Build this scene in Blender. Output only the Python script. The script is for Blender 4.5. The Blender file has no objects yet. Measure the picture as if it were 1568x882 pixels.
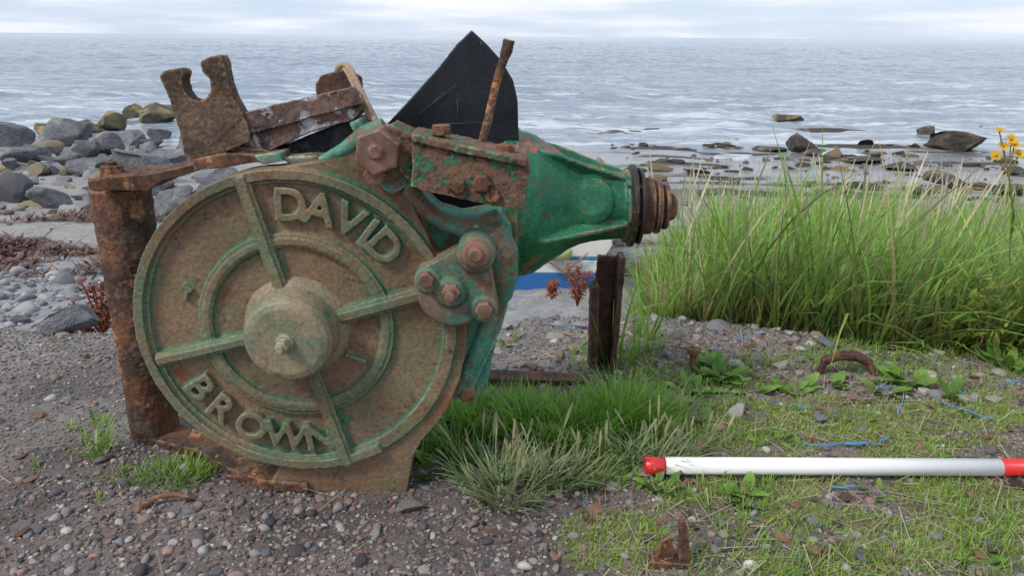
import bpy, bmesh, math, random
import numpy as np
from mathutils import Vector, Matrix
random.seed(7); rng=np.random.default_rng(7)
rad=math.radians
# ------------------------------------------------------------ camera survey
H=0.62; F=1141.0
P_=rad(18.7); R_=rad(0.44)
fwd=Vector((0,math.cos(P_),-math.sin(P_)))
r0=Vector((1,0,0)); u0=Vector((0,math.sin(P_),math.cos(P_)))
rt=r0*math.cos(R_)+u0*math.sin(R_); up=u0*math.cos(R_)-r0*math.sin(R_)
CAM=Vector((0,0,H))
def ray(u,v): return fwd+rt*((u-784)/F)-up*((v-441)/F)
def P(u,v,y):
    d=ray(u,v); return CAM+d*(y/d.y)
scn=bpy.context.scene
cd=bpy.data.cameras.new('camera'); cam=bpy.data.objects.new('camera',cd); scn.collection.objects.link(cam)
cd.sensor_width=36; cd.lens=F/1568*36; cd.clip_start=0.02; cd.clip_end=20000
M=Matrix.Identity(4)
for i in range(3):
    M[i][0]=rt[i]; M[i][1]=up[i]; M[i][2]=-fwd[i]; M[i][3]=CAM[i]
cam.matrix_world=M; scn.camera=cam
scn.view_settings.view_transform='Standard'; scn.view_settings.look='None'; scn.view_settings.exposure=0

# ------------------------------------------------------------ noise / terrain
def h2(ix,iy,s):
    v=np.sin(ix*127.1+iy*311.7+s*74.7)*43758.5453
    return v-np.floor(v)
def vn(x,y,s=0):
    ix=np.floor(x); iy=np.floor(y); fx=x-ix; fy=y-iy
    fx=fx*fx*(3-2*fx); fy=fy*fy*(3-2*fy)
    a=h2(ix,iy,s); b=h2(ix+1,iy,s); c=h2(ix,iy+1,s); d=h2(ix+1,iy+1,s)
    return (a*(1-fx)+b*fx)*(1-fy)+(c*(1-fx)+d*fx)*fy
def fbm(x,y,s=0,o=4):
    x=np.asarray(x,float); y=np.asarray(y,float)
    t=0; a=.5; n=0
    for i in range(o):
        t=t+a*vn(x*2**i+i*17.3,y*2**i+i*5.1,s+i); n+=a; a*=.5
    return t/n
def ss(a,b,x):
    t=np.clip((x-a)/(b-a),0,1); return t*t*(3-2*t)
SEA=-1.2
def edge(x):
    return 1.52+.17*np.exp(-((x-.2)/.4)**2)-.13*ss(.5,1.2,x)+(fbm(x*4,x*0,3)-.5)*.10
def height(x,y):
    x=np.asarray(x,float); y=np.asarray(y,float)
    d=y-edge(x)
    z=np.interp(d,[-.05,0,.06,.2,.6,2,5.0,8,11.5,16,40,400],[0,-.01,-.10,-.27,-.34,-.5,-.84,-1.10,-1.185,-1.235,-1.7,-8])
    z=z+(fbm(x*7,y*7,1)-.5)*.016*(1-ss(0,.3,d))
    z=z+(fbm(x*40,y*40,2,3)-.5)*.006*(1-ss(0,.3,d))
    z=z+(fbm(x*.9,y*.9,5)-.5)*.10*ss(.5,2,d)*(1-ss(20,40,d))
    z=z+(fbm(x*5,y*5,6,3)-.5)*.05*ss(.3,1,d)*(1-ss(4,9,d))
    return z
def moss(x,y):
    m=ss(.0,.16,x-(y-1.0)*.25-.02)*(1-ss(1.2,1.42,y))
    m=m*ss(.485,.55,fbm(x*8,y*11,11,4)+.05*(y<.95))
    return m
def G(u,v):
    d=ray(u,v); t=.4
    while t<400:
        p=CAM+d*t
        if p.z<=max(float(height(p.x,p.y)),SEA): break
        t*=1.006
    return p
def depth(p): return (p-CAM).dot(fwd)

# ------------------------------------------------------------ material helpers
def newmat(name):
    m=bpy.data.materials.new(name); m.use_nodes=True
    nt=m.node_tree; nt.nodes.clear()
    out=nt.nodes.new('ShaderNodeOutputMaterial'); b=nt.nodes.new('ShaderNodeBsdfPrincipled')
    nt.links.new(b.outputs[0],out.inputs[0]); return m,nt,b,out
def noise(nt,scale,detail=6,rough=.6,off=(0,0,0),sc=(1,1,1)):
    tc=nt.nodes.new('ShaderNodeTexCoord'); mp=nt.nodes.new('ShaderNodeMapping')
    mp.inputs['Location'].default_value=off; mp.inputs['Scale'].default_value=sc
    n=nt.nodes.new('ShaderNodeTexNoise'); n.inputs['Scale'].default_value=scale
    n.inputs['Detail'].default_value=detail; n.inputs['Roughness'].default_value=rough
    nt.links.new(tc.outputs['Object'],mp.inputs[0]); nt.links.new(mp.outputs[0],n.inputs['Vector'])
    return n.outputs['Fac']
def mrange(nt,inp,a,b,c=0,d=1):
    m=nt.nodes.new('ShaderNodeMapRange'); m.inputs[1].default_value=a; m.inputs[2].default_value=b
    m.inputs[3].default_value=c; m.inputs[4].default_value=d; nt.links.new(inp,m.inputs[0]); return m.outputs[0]
def mix(nt,fac,a,b,mode='MIX'):
    m=nt.nodes.new('ShaderNodeMix'); m.data_type='RGBA'; m.blend_type=mode
    for s,val in ((m.inputs[0],fac),(m.inputs[6],a),(m.inputs[7],b)):
        if isinstance(val,(int,float)): s.default_value=val
        elif isinstance(val,tuple): s.default_value=(*val,1) if len(val)==3 else val
        else: nt.links.new(val,s)
    return m.outputs[2]
def math_(nt,op,a,b=None):
    m=nt.nodes.new('ShaderNodeMath'); m.operation=op
    for i,val in enumerate((a,b)):
        if val is None: continue
        if isinstance(val,(int,float)): m.inputs[i].default_value=val
        else: nt.links.new(val,m.inputs[i])
    return m.outputs[0]
def bump(nt,h,strength,dist,nrm=None):
    b=nt.nodes.new('ShaderNodeBump'); b.inputs['Strength'].default_value=strength; b.inputs['Distance'].default_value=dist
    nt.links.new(h,b.inputs['Height'])
    if nrm is not None: nt.links.new(nrm,b.inputs['Normal'])
    return b.outputs[0]
def metal(name,A,B,C,tB=.5,tC=.6,scale=14,edgec=None,cav=None,rough=.7,bs=.5,bd=.002,fine=160,D=None,spot=None,raised=None):
    m,nt,b,out=newmat(name)
    n1=noise(nt,scale,9,.65); n2=noise(nt,scale*2.1,9,.7,(3.1,7.7,1.3)); n3=noise(nt,fine,5,.7)
    n4=noise(nt,scale*.5,4,.5,(9,2,4))
    f1=mrange(nt,n1,tB-.06,tB+.06); c=mix(nt,f1,A,B)
    f2=mrange(nt,n2,tC-.02,tC+.02); c=mix(nt,f2,c,C)
    if D:
        n5=noise(nt,scale*1.4,8,.65,(5,1,8)); c=mix(nt,mrange(nt,n5,.56,.61),c,D)
    if spot:
        n6=noise(nt,scale*5.5,6,.7,(2,6,3)); c=mix(nt,mrange(nt,n6,.61,.65),c,spot)
    if raised:     # paint survives differently on the raised ribs and letters (they stand proud in y)
        tc=nt.nodes.new('ShaderNodeTexCoord'); sp=nt.nodes.new('ShaderNodeSeparateXYZ'); nt.links.new(tc.outputs['Object'],sp.inputs[0])
        e=math_(nt,'MULTIPLY',mrange(nt,sp.outputs[1],.9145,.910),mrange(nt,n1,.36,.60)); c=mix(nt,math_(nt,'MULTIPLY',e,.75),c,raised)
    if edgec or cav:
        g=nt.nodes.new('ShaderNodeNewGeometry')
        if cav:
            e=mrange(nt,g.outputs['Pointiness'],.495,.465); e=math_(nt,'MULTIPLY',e,mrange(nt,n1,.38,.54))
            c=mix(nt,e,c,cav)
        if edgec:
            e=mrange(nt,g.outputs['Pointiness'],.51,.545); e=math_(nt,'MULTIPLY',e,mrange(nt,n2,.42,.56))
            c=mix(nt,e,c,edgec)
    v=math_(nt,'MULTIPLY',mrange(nt,n3,.3,.7,.68,1.32),mrange(nt,n4,.3,.7,.70,1.30))
    hv=nt.nodes.new('ShaderNodeCombineColor')
    for i in range(3): nt.links.new(v,hv.inputs[i])
    c=mix(nt,1.0,c,hv.outputs[0],'MULTIPLY')
    nt.links.new(c,b.inputs['Base Color'])
    nt.links.new(mrange(nt,n2,.3,.7,rough-.12,rough+.15),b.inputs['Roughness'])
    b.inputs['Specular IOR Level'].default_value=.35
    hh=math_(nt,'ADD',n3,math_(nt,'MULTIPLY',f2,-.6)); hh=math_(nt,'ADD',hh,math_(nt,'MULTIPLY',n1,1.5))
    nt.links.new(bump(nt,hh,bs,bd),b.inputs['Normal'])
    return m
def plain(name,col,rough=.6,var=.2,scale=60,bs=.2,bd=.001):
    m,nt,b,out=newmat(name); n=noise(nt,scale,6,.65)
    nt.links.new(mix(nt,mrange(nt,n,.3,.7),tuple(c*(1-var) for c in col),tuple(min(1,c*(1+var)) for c in col)),b.inputs['Base Color'])
    b.inputs['Roughness'].default_value=rough; nt.links.new(bump(nt,n,bs,bd),b.inputs['Normal']); return m
def attrmat(name,rough=.8,transl=0.0,bs=0,bsc=200,bd=.001,spec=.3):
    m,nt,b,out=newmat(name)
    a=nt.nodes.new('ShaderNodeAttribute'); a.attribute_name='Col'
    c=a.outputs['Color']
    n=noise(nt,bsc,5,.6); v=mrange(nt,n,.3,.7,.8,1.2)
    hv=nt.nodes.new('ShaderNodeCombineColor')
    for i in range(3): nt.links.new(v,hv.inputs[i])
    c=mix(nt,1.0,c,hv.outputs[0],'MULTIPLY')
    nt.links.new(c,b.inputs['Base Color']); b.inputs['Roughness'].default_value=rough
    b.inputs['Specular IOR Level'].default_value=spec
    if bs: nt.links.new(bump(nt,n,bs,bd),b.inputs['Normal'])
    if transl:
        t=nt.nodes.new('ShaderNodeBsdfTranslucent'); nt.links.new(c,t.inputs[0])
        mx=nt.nodes.new('ShaderNodeMixShader'); mx.inputs[0].default_value=transl
        nt.links.new(b.outputs[0],mx.inputs[1]); nt.links.new(t.outputs[0],mx.inputs[2]); nt.links.new(mx.outputs[0],out.inputs[0])
    return m

# ------------------------------------------------------------ mesh helpers
def link(o,parent=None):
    scn.collection.objects.link(o)
    if parent: o.parent=parent
    return o
def empty(name,loc=(0,0,0)):
    e=bpy.data.objects.new(name,None); e.empty_display_size=.1; scn.collection.objects.link(e); return e
def mesh_np(name,V,Fa,mat,col=None,parent=None,smooth=True):
    me=bpy.data.meshes.new(name); V=np.ascontiguousarray(V,dtype=np.float32); k=Fa.shape[1]
    me.vertices.add(len(V)); me.vertices.foreach_set('co',V.ravel())
    me.loops.add(Fa.size); me.loops.foreach_set('vertex_index',np.ascontiguousarray(Fa,dtype=np.int32).ravel())
    me.polygons.add(len(Fa)); me.polygons.foreach_set('loop_start',np.arange(len(Fa),dtype=np.int32)*k)
    me.update(calc_edges=True)
    me.polygons.foreach_set('use_smooth',np.full(len(Fa),bool(smooth)))
    if col is not None:
        ca=me.color_attributes.new('Col','FLOAT_COLOR','POINT')
        c4=np.ones((len(V),4),dtype=np.float32); c4[:,:3]=col; ca.data.foreach_set('color',c4.ravel())
    me.materials.append(mat)
    return link(bpy.data.objects.new(name,me),parent)
class Solid:
    def __init__(s): s.V=[]; s.F=[]
    def add(s,V,Fc):
        o=len(s.V); s.V+= [tuple(v) for v in V]; s.F+=[[i+o for i in f] for f in Fc]
    def prism(s,pts,y0,y1):
        n=len(pts); V=[(x,y0,z) for x,z in pts]+[(x,y1,z) for x,z in pts]
        Fc=[list(range(n)),list(range(2*n-1,n-1,-1))]+[[i,(i+1)%n,n+(i+1)%n,n+i] for i in range(n)]
        s.add(V,Fc)
    def pprism(s,uv,y0,y1):
        s.prism([(P(u,v,y0).x,P(u,v,y0).z) for u,v in uv],y0,y1)
    def rev(s,p0,ax,prof,n=32,ph=0):
        ax=Vector(ax).normalized(); a=ax.orthogonal().normalized(); b=ax.cross(a)
        if abs(ax.y)>.9: a=Vector((1,0,0)); b=ax.cross(a)
        V=[];Fc=[];p0=Vector(p0)
        for t,r in prof:
            for i in range(n):
                th=2*math.pi*i/n+ph; V.append(p0+ax*t+(a*math.cos(th)+b*math.sin(th))*r)
        m=len(prof)
        for j in range(m-1):
            for i in range(n): Fc.append([j*n+i,j*n+(i+1)%n,(j+1)*n+(i+1)%n,(j+1)*n+i])
        Fc.append(list(range(n))[::-1]); Fc.append([(m-1)*n+i for i in range(n)])
        s.add(V,Fc)
    def cyl(s,p0,p1,ra,rb=None,n=24,ph=0):
        p0=Vector(p0);p1=Vector(p1); s.rev(p0,p1-p0,[(0,ra),((p1-p0).length,rb if rb is not None else ra)],n,ph)
    def knob(s,c,r,y0,y1,n=32,bev=.2,ph=0):
        c=Vector(c); L=y1-y0; e=min(bev*r,L*.5)
        s.rev((c.x,y1,c.z),(0,-1,0),[(0,r),(L-e,r),(L-e*.3,r-e*.4),(L,r-e)],n,ph)
    def tube(s,pts,rr,n=10):
        pts=[Vector(p) for p in pts]
        if not isinstance(rr,(list,tuple)): rr=[rr]*len(pts)
        V=[];Fc=[];a=None
        for i,p in enumerate(pts):
            t=(pts[min(i+1,len(pts)-1)]-pts[max(i-1,0)]).normalized()
            if a is None: a=t.orthogonal().normalized()
            a=(a-t*a.dot(t)).normalized(); b=t.cross(a)
            for k in range(n):
                th=2*math.pi*k/n; V.append(p+(a*math.cos(th)+b*math.sin(th))*rr[i])
        for j in range(len(pts)-1):
            for i in range(n): Fc.append([j*n+i,j*n+(i+1)%n,(j+1)*n+(i+1)%n,(j+1)*n+i])
        Fc.append(list(range(n))[::-1]); Fc.append([(len(pts)-1)*n+i for i in range(n)])
        s.add(V,Fc)
    def band(s,c,ri,ro,a0,a1,y0,y1,n=72):
        full=abs(a1-a0)>359.9
        V=[];Fc=[]; m=n if full else n+1
        for i in range(m):
            a=rad(a0+(a1-a0)*i/n)
            for r,y in ((ri,y0),(ro,y0),(ro,y1),(ri,y1)): V.append((c.x+math.cos(a)*r,y,c.z+math.sin(a)*r))
        for i in range(n):
            j=(i+1)%m
            for k in range(4): Fc.append([i*4+k,i*4+(k+1)%4,j*4+(k+1)%4,j*4+k])
        if not full: Fc.append([0,1,2,3]); Fc.append([n*4+3,n*4+2,n*4+1,n*4])
        s.add(V,Fc)
    def bar(s,a,b,w,y0,y1):
        a=Vector((a.x,a.z)); b=Vector((b.x,b.z)); d=(b-a).normalized(); q=Vector((-d.y,d.x))*w/2
        s.prism([tuple(a+q),tuple(b+q),tuple(b-q),tuple(a-q)],y0,y1)
    def letter(s,ch,c,ang,size,y0,depth_):
        cu=bpy.data.curves.new('t','FONT'); cu.body=ch; cu.size=size; cu.extrude=depth_/2; cu.offset=size*.03; cu.resolution_u=5
        o=bpy.data.objects.new('t',cu); scn.collection.objects.link(o)
        dg=bpy.context.evaluated_depsgraph_get(); me=o.evaluated_get(dg).to_mesh()
        V=np.array([v.co[:] for v in me.vertices]); Fc=[list(p.vertices) for p in me.polygons]
        cx=(V[:,0].min()+V[:,0].max())/2; cy=(V[:,1].min()+V[:,1].max())/2
        e1=Vector((math.cos(ang),0,math.sin(ang))); e2=Vector((-math.sin(ang),0,math.cos(ang)))
        W=[Vector((c.x,y0+depth_/2,c.z))+e1*(v[0]-cx)+e2*(v[1]-cy)-Vector((0,1,0))*v[2] for v in V]
        o.evaluated_get(dg).to_mesh_clear(); bpy.data.objects.remove(o)
        s.add(W,Fc)
    def build(s,name,mat,parent=None,voxel=None,disp=0,dsc=.01,smooth=True,bev=0,disp2=0,dsc2=.04,relax=0):
        me=bpy.data.meshes.new(name); me.from_pydata(s.V,[],s.F); 
        bm=bmesh.new(); bm.from_mesh(me); bmesh.ops.recalc_face_normals(bm,faces=bm.faces); bm.to_mesh(me); bm.free()
        me.materials.append(mat); o=link(bpy.data.objects.new(name,me),parent)
        if bev:
            m=o.modifiers.new('b','BEVEL'); m.width=bev; m.segments=2; m.limit_method='ANGLE'
        if voxel:
            m=o.modifiers.new('r','REMESH'); m.mode='VOXEL'; m.voxel_size=voxel; m.use_smooth_shade=True
            if relax:
                m=o.modifiers.new('s','SMOOTH'); m.iterations=relax; m.factor=.5
        for st,sc in ((disp*.62,dsc),(disp2*.9,dsc2)):
            if st:
                t=bpy.data.textures.new(name+'_n','CLOUDS'); t.noise_scale=sc; t.noise_depth=3
                m=o.modifiers.new('d','DISPLACE'); m.texture=t; m.strength=st; m.mid_level=.5; m.texture_coords='LOCAL'
        if smooth and not voxel: me.polygons.foreach_set('use_smooth',[len(p.vertices)==4 and bev==0 for p in me.polygons])
        return o
def ico(sub):
    bm=bmesh.new(); bmesh.ops.create_icosphere(bm,subdivisions=sub,radius=1)
    V=np.array([v.co[:] for v in bm.verts]); Fc=np.array([[v.index for v in f.verts] for f in bm.faces]); bm.free(); return V,Fc
def stones(name,pts,r,cols,mat,sub=2,flat=(.45,.8),sink=.35,jit=.14,parent=None,tilt=.5,smooth=True,cuts=0):
    B,Fb=ico(sub); N=len(pts); nb=len(B)
    V=np.repeat(B[None],N,0)*(1+rng.uniform(-jit,jit,(N,nb,1)))
    for q in range(cuts):
        n=rng.normal(0,1,(N,3)); n/=np.linalg.norm(n,axis=1)[:,None]; dd=rng.uniform(.4,.75,N)
        over=np.clip(np.einsum('nij,nj->ni',V,n)-dd[:,None],0,None); V=V-over[...,None]*n[:,None,:]*.9
    fl=rng.uniform(*flat,N)
    sc=np.stack([rng.uniform(.8,1.3,N),rng.uniform(.65,1.05,N),fl],1)
    V=V*sc[:,None,:]*r[:,None,None]
    a=rng.uniform(0,6.28,N); t=rng.normal(0,tilt*.4,N)
    ca,sa,ct,st=np.cos(a),np.sin(a),np.cos(t),np.sin(t)
    x,y,z=V[...,0],V[...,1],V[...,2]
    y2=y*ct[:,None]-z*st[:,None]; z2=y*st[:,None]+z*ct[:,None]
    V=np.stack([x*ca[:,None]-y2*sa[:,None],x*sa[:,None]+y2*ca[:,None],z2],2)
    V=V+pts[:,None,:]; V[...,2]+=(r*fl*(1-2*sink))[:,None]
    Fa=(Fb[None]+(np.arange(N)*nb)[:,None,None]).reshape(-1,3)
    return mesh_np(name,V.reshape(-1,3),Fa,mat,np.repeat(cols,nb,0),parent,smooth)
def blades(name,base,L,W,az,lean,curl,c0,c1,mat,segs=5,prof='blade',parent=None,raw=False):
    N=len(base); L=np.broadcast_to(L,N);W=np.broadcast_to(W,N)
    d=np.stack([np.cos(az),np.sin(az),np.zeros(N)],1); tw=az+math.pi/2+rng.normal(0,.5,N)
    sd=np.stack([np.cos(tw),np.sin(tw),np.zeros(N)],1)
    p=base.copy(); V=np.zeros((N,segs+1,2,3)); C=np.zeros((N,segs+1,2,3))
    for i in range(segs+1):
        t=i/segs
        if prof=='blade': w=(1-t)**.7*.95+.05 if t<1 else .03
        elif prof=='leaf': w=math.sin(math.pi*(t*.9+.07))**.8
        elif prof=='spike': w=.25 if t<.7 else (1.0 if t<.95 else .4)
        else: w=1
        V[:,i,0]=p-sd*(W*w/2)[:,None]; V[:,i,1]=p+sd*(W*w/2)[:,None]
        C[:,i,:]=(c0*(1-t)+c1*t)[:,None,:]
        th=lean+curl*t
        p=p+(d*np.sin(th)[:,None]+np.array([0,0,1])*np.cos(th)[:,None])*(L/segs)[:,None]
    nb=(segs+1)*2
    Fb=np.array([[2*i,2*i+1,2*i+3,2*i+2] for i in range(segs)])
    Fa=(Fb[None]+(np.arange(N)*nb)[:,None,None]).reshape(-1,4)
    if raw: return V.reshape(-1,3),Fa,C.reshape(-1,3)
    return mesh_np(name,V.reshape(-1,3),Fa,mat,C.reshape(-1,3),parent)
def merge(name,lst,mat,parent=None):
    o=0;Vs=[];Fs=[];Cs=[]
    for V,Fa,C in lst: Vs.append(V);Fs.append(Fa+o);Cs.append(C);o+=len(V)
    return mesh_np(name,np.concatenate(Vs),np.concatenate(Fs),mat,np.concatenate(Cs),parent)
def cvar(c,N,v=.2,h=.08):
    c=np.array(c); return np.clip(c[None]*(1+rng.normal(0,v,(N,1)))*(1+rng.normal(0,h,(N,3))),.004,1)
def cmix(a,b,N,v=.15):
    t=rng.uniform(0,1,(N,1)); return np.clip((np.array(a)*(1-t)+np.array(b)*t)*(1+rng.normal(0,v,(N,1))),.004,1)
def onground(x,y,dz=0): return np.stack([x,y,height(x,y)+dz],1)

# ------------------------------------------------------------ world + sun
w=bpy.data.worlds.new('World'); scn.world=w; w.use_nodes=True; nt=w.node_tree; nt.nodes.clear()
SE,AZ=rad(48),rad(-125)    # sun behind thin cloud, high on the left, a little behind the viewer
sdir=Vector((math.sin(AZ)*math.cos(SE),math.cos(AZ)*math.cos(SE),math.sin(SE)))
sky=nt.nodes.new('ShaderNodeTexSky'); sky.sky_type='NISHITA'; sky.sun_disc=False; sky.sun_elevation=SE; sky.sun_rotation=AZ
sky.dust_density=.6
tc=nt.nodes.new('ShaderNodeTexCoord'); mp=nt.nodes.new('ShaderNodeMapping'); mp.inputs['Scale'].default_value=(2.2,2.2,22)
mp.inputs['Location'].default_value=(.35,0,.2)
nz=nt.nodes.new('ShaderNodeTexNoise'); nz.inputs['Scale'].default_value=2.0; nz.inputs['Detail'].default_value=5; nz.inputs['Roughness'].default_value=.5
nt.links.new(tc.outputs['Generated'],mp.inputs[0]); nt.links.new(mp.outputs[0],nz.inputs['Vector'])
f=mrange(nt,nz.outputs['Fac'],.40,.60,.15,1)
f2=mrange(nt,nz.outputs['Fac'],.45,.75,0,1)
cloud=mix(nt,f2,(5.6,6.1,7.0),(7.2,7.4,7.7))
blue=mix(nt,.75,sky.outputs[0],(4.3,5.4,7.2))
c=mix(nt,f,blue,cloud)
bg=nt.nodes.new('ShaderNodeBackground'); bg.inputs[1].default_value=.14; nt.links.new(c,bg.inputs[0])
wo=nt.nodes.new('ShaderNodeOutputWorld'); nt.links.new(bg.outputs[0],wo.inputs[0])
sl=bpy.data.lights.new('sun','SUN'); sl.energy=2.7; sl.angle=rad(14); sl.color=(1,.94,.84)
so=link(bpy.data.objects.new('sun',sl)); so.rotation_euler=(-sdir).to_track_quat('-Z','Y').to_euler()

# ------------------------------------------------------------ ground sheet
def axis(segs):
    a=[]
    for s,e,st in segs: a+=list(np.arange(s,e-1e-6,st))
    a.append(segs[-1][1]); return np.array(a)
xs=axis([(-400,-60,40),(-60,-14,3),(-14,-6,.25),(-6,-1.5,.06),(-1.5,1.6,.012),(1.6,6,.06),(6,14,.25),(14,60,3),(60,400,40)])
ys=axis([(-300,-20,40),(-20,0,2),(0,.6,.1),(.6,2.2,.012),(2.2,6,.035),(6,18,.12),(18,60,3),(60,400,34)])
X,Y=np.meshgrid(xs,ys); Z=height(X,Y)
nx,ny=len(xs),len(ys); V=np.stack([X,Y,Z],2).reshape(-1,3)
ii=np.arange(nx-1)[None]+np.arange(ny-1)[:,None]*nx
Fa=np.stack([ii,ii+1,ii+1+nx,ii+nx],2).reshape(-1,4)
D=Y-edge(X)
n1=fbm(X*5,Y*5,21); n2=fbm(X*1.2,Y*2.5,22); n3=fbm(X*18,Y*18,23,3)
def L3(c): return np.array(c)[None,None]
col=L3((.172,.155,.142))*(.5+1.0*n1[...,None])
purple=(1-ss(.9,1.1,Y))[...,None]*.8; col=col*(1-purple)+L3((.145,.112,.105))*(.5+1.0*n3[...,None])*purple
dk=ss(.5,.62,fbm(X*4,Y*6,27))[...,None]*.35; col=col*(1-dk)
soil=(ss(.0,.3,X)*ss(.42,.56,n1))[...,None]; col=col*(1-.6*soil)+L3((.15,.115,.085))*.6*soil
mo=(moss(X,Y)*.8)[...,None]; col=col*(1-mo)+(L3((.14,.165,.045))*(.5+1.0*n3[...,None]))*mo
edgec=(ss(-.3,-.02,D)*(1-ss(.1,.2,D)))[...,None]; col=col*(1-.5*edgec)+L3((.25,.24,.225))*.5*edgec
def blend(c,cc,m): m=m[...,None]; return c*(1-m)+L3(cc)*(.75+.5*n3[...,None])*m
col=blend(col,(.25,.25,.255),ss(.15,.4,D))
col=blend(col,(.27,.255,.24),ss(2.2,3.0,D))
def wrack(x,y):
    w_=(fbm(x*.8,y*0,61)-.5)*1.0
    return np.clip((1-ss(.3,.62,np.abs(y-4.1-w_)))+.8*(1-ss(.12,.35,np.abs(y-5.7-w_*.6))),0,1)*ss(.40,.52,fbm(x*3,y*5,31))*(x<1)
col=blend(col,(.065,.037,.028),wrack(X,Y)*.9)
wet=ss(6,9,D)
col=blend(col,(.24,.24,.245),wet*.8)
weedm=ss(.53,.60,fbm(X*.8,Y*3.0,33))*ss(5.0,6.5,D)*ss(.8,2.5,X)
col=blend(col,(.04,.03,.024),weedm)
gm,nt,b,out=newmat('ground_gravel_sand')
a=nt.nodes.new('ShaderNodeAttribute'); a.attribute_name='Col'
nf=noise(nt,220,5,.7); nf2=noise(nt,35,6,.65)
v=math_(nt,'MULTIPLY',mrange(nt,nf,.3,.7,.55,1.45),mrange(nt,nf2,.3,.7,.72,1.28))
hv=nt.nodes.new('ShaderNodeCombineColor')
for i in range(3): nt.links.new(v,hv.inputs[i])
nt.links.new(mix(nt,1.0,a.outputs['Color'],hv.outputs[0],'MULTIPLY'),b.inputs['Base Color'])
nt.links.new(mrange(nt,a.outputs['Alpha'],0,1,.9,.08),b.inputs['Roughness'])
nt.links.new(bump(nt,math_(nt,'ADD',nf,math_(nt,'MULTIPLY',nf2,3.0)),.6,.004),b.inputs['Normal'])
g=mesh_np('ground',V,Fa,gm,col.reshape(-1,3))
ca=g.data.color_attributes['Col']; c4=np.ones((len(V),4),dtype=np.float32); c4[:,:3]=col.reshape(-1,3); c4[:,3]=(wet*(1-weedm)*ss(.3,.55,fbm(X*.5,Y*1.5,35)+.1)).ravel()
ca.data.foreach_set('color',c4.ravel())

# ------------------------------------------------------------ sea (real waves out to 500 m, then flat to the horizon)
sm,nt,b,out=newmat('sea_water')
wb=noise(nt,5,4,.6,(3,1,0),(.7,1.5,1)); wa=noise(nt,.6,5,.65,(0,0,0),(.6,1.5,1))
far=noise(nt,.03,4,.6,(0,0,0),(.25,1.5,1))
c=mix(nt,mrange(nt,far,.35,.65),(.15,.195,.245),(.25,.29,.34))
tc=nt.nodes.new('ShaderNodeTexCoord'); sp=nt.nodes.new('ShaderNodeSeparateXYZ'); nt.links.new(tc.outputs['Object'],sp.inputs[0])
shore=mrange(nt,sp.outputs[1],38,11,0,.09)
glare_foam=mrange(nt,math_(nt,'ADD',noise(nt,1.1,8,.78,(7,3,0),(.3,1.5,1)),shore),.57,.65)
c=mix(nt,math_(nt,'MULTIPLY',glare_foam,.65),c,(.74,.75,.77))  # pale streaks: sea glare painted into the colour along with foam, stronger near shore
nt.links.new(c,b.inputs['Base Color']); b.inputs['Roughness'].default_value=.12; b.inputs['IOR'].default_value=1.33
nn=bump(nt,wa,.5,.10); nn=bump(nt,wb,.8,.03,nn)
nt.links.new(nn,b.inputs['Normal'])
NA,NR=760,820
th=np.linspace(rad(-62),rad(62),NA); rr_=np.exp(np.linspace(math.log(9),math.log(520),NR))
R2,T2=np.meshgrid(rr_,th,indexing='ij'); SX=R2*np.sin(T2); SY=R2*np.cos(T2)
ph=rng.uniform(0,6.28,70); zz=np.zeros_like(SX)
for i in range(70):
    lam=math.exp(rng.uniform(math.log(.3),math.log(4))); dirn=rng.normal(-math.pi/2+.3,.8); k=2*math.pi/lam
    am=.0046*lam**.7
    q=np.cos(k*(SX*math.cos(dirn)+SY*math.sin(dirn))+ph[i])
    ok=1-ss(lam*2.0,lam*3.5,R2*.005*3)
    zz+=am*(q+.25*q*q)*ok
gust=.45+.9*fbm(SX*.12,SY*.3,95,3)
amp=ss(10.5,17,SY)*.85+.15
SZ=SEA+zz*gust*amp
Vs=np.stack([SX,SY,SZ],2).reshape(-1,3)
jj=np.arange(NA-1)[None]+np.arange(NR-1)[:,None]*NA
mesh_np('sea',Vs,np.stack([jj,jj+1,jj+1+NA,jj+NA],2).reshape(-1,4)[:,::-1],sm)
V=np.array([(-9000,9,SEA-.07),(9000,9,SEA-.07),(9000,9500,SEA-.07),(-9000,9500,SEA-.07)])
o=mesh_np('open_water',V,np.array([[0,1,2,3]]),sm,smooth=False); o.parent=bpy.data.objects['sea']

# ------------------------------------------------------------ gravel
gmat=attrmat('pebble_stone',.85,bs=.3,bsc=300)
def palette(N,pal,v=.2):
    pal=np.array(pal); i=rng.integers(0,len(pal),N); return np.clip(pal[i]*(1+rng.normal(0,v,(N,1))),.01,.8)
GP=[(.16,.142,.142),(.20,.172,.168),(.24,.222,.208),(.115,.103,.11),(.21,.135,.112),(.175,.127,.10),(.30,.285,.265),(.13,.135,.148),(.21,.156,.138),(.09,.08,.08)]
def scat(N,x0,x1,y0,y1,keep): 
    x=rng.uniform(x0,x1,N);y=rng.uniform(y0,y1,N); k=keep(x,y)>rng.uniform(0,1,N); return x[k],y[k]
x,y=scat(68000,-1.25,1.3,.66,1.7,lambda x,y:(1-.7*moss(x,y))*(y<edge(x)+.02)*(.35+.9*fbm(x*5,y*5,41)))
r=np.clip(rng.lognormal(math.log(.0021),.38,len(x)),.001,.0038)
stones('gravel',onground(x,y),r,palette(len(x),GP,.25),gmat,sub=1,smooth=False,jit=.2)
x,y=scat(13000,-1.25,1.3,.66,1.68,lambda x,y:(1-.65*moss(x,y))*(y<edge(x))*(.12+1.1*(1-ss(.8,1.05,y+.12*x))*ss(-.9,-.3,x)+.45*ss(.0,.2,x)*ss(1.15,1.3,y)))
r=np.clip(rng.lognormal(math.log(.0043),.40,len(x)),.0028,.012)
stones('pebbles',onground(x,y),r,palette(len(x),GP,.28),gmat,sub=2,cuts=3,jit=.08)
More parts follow.
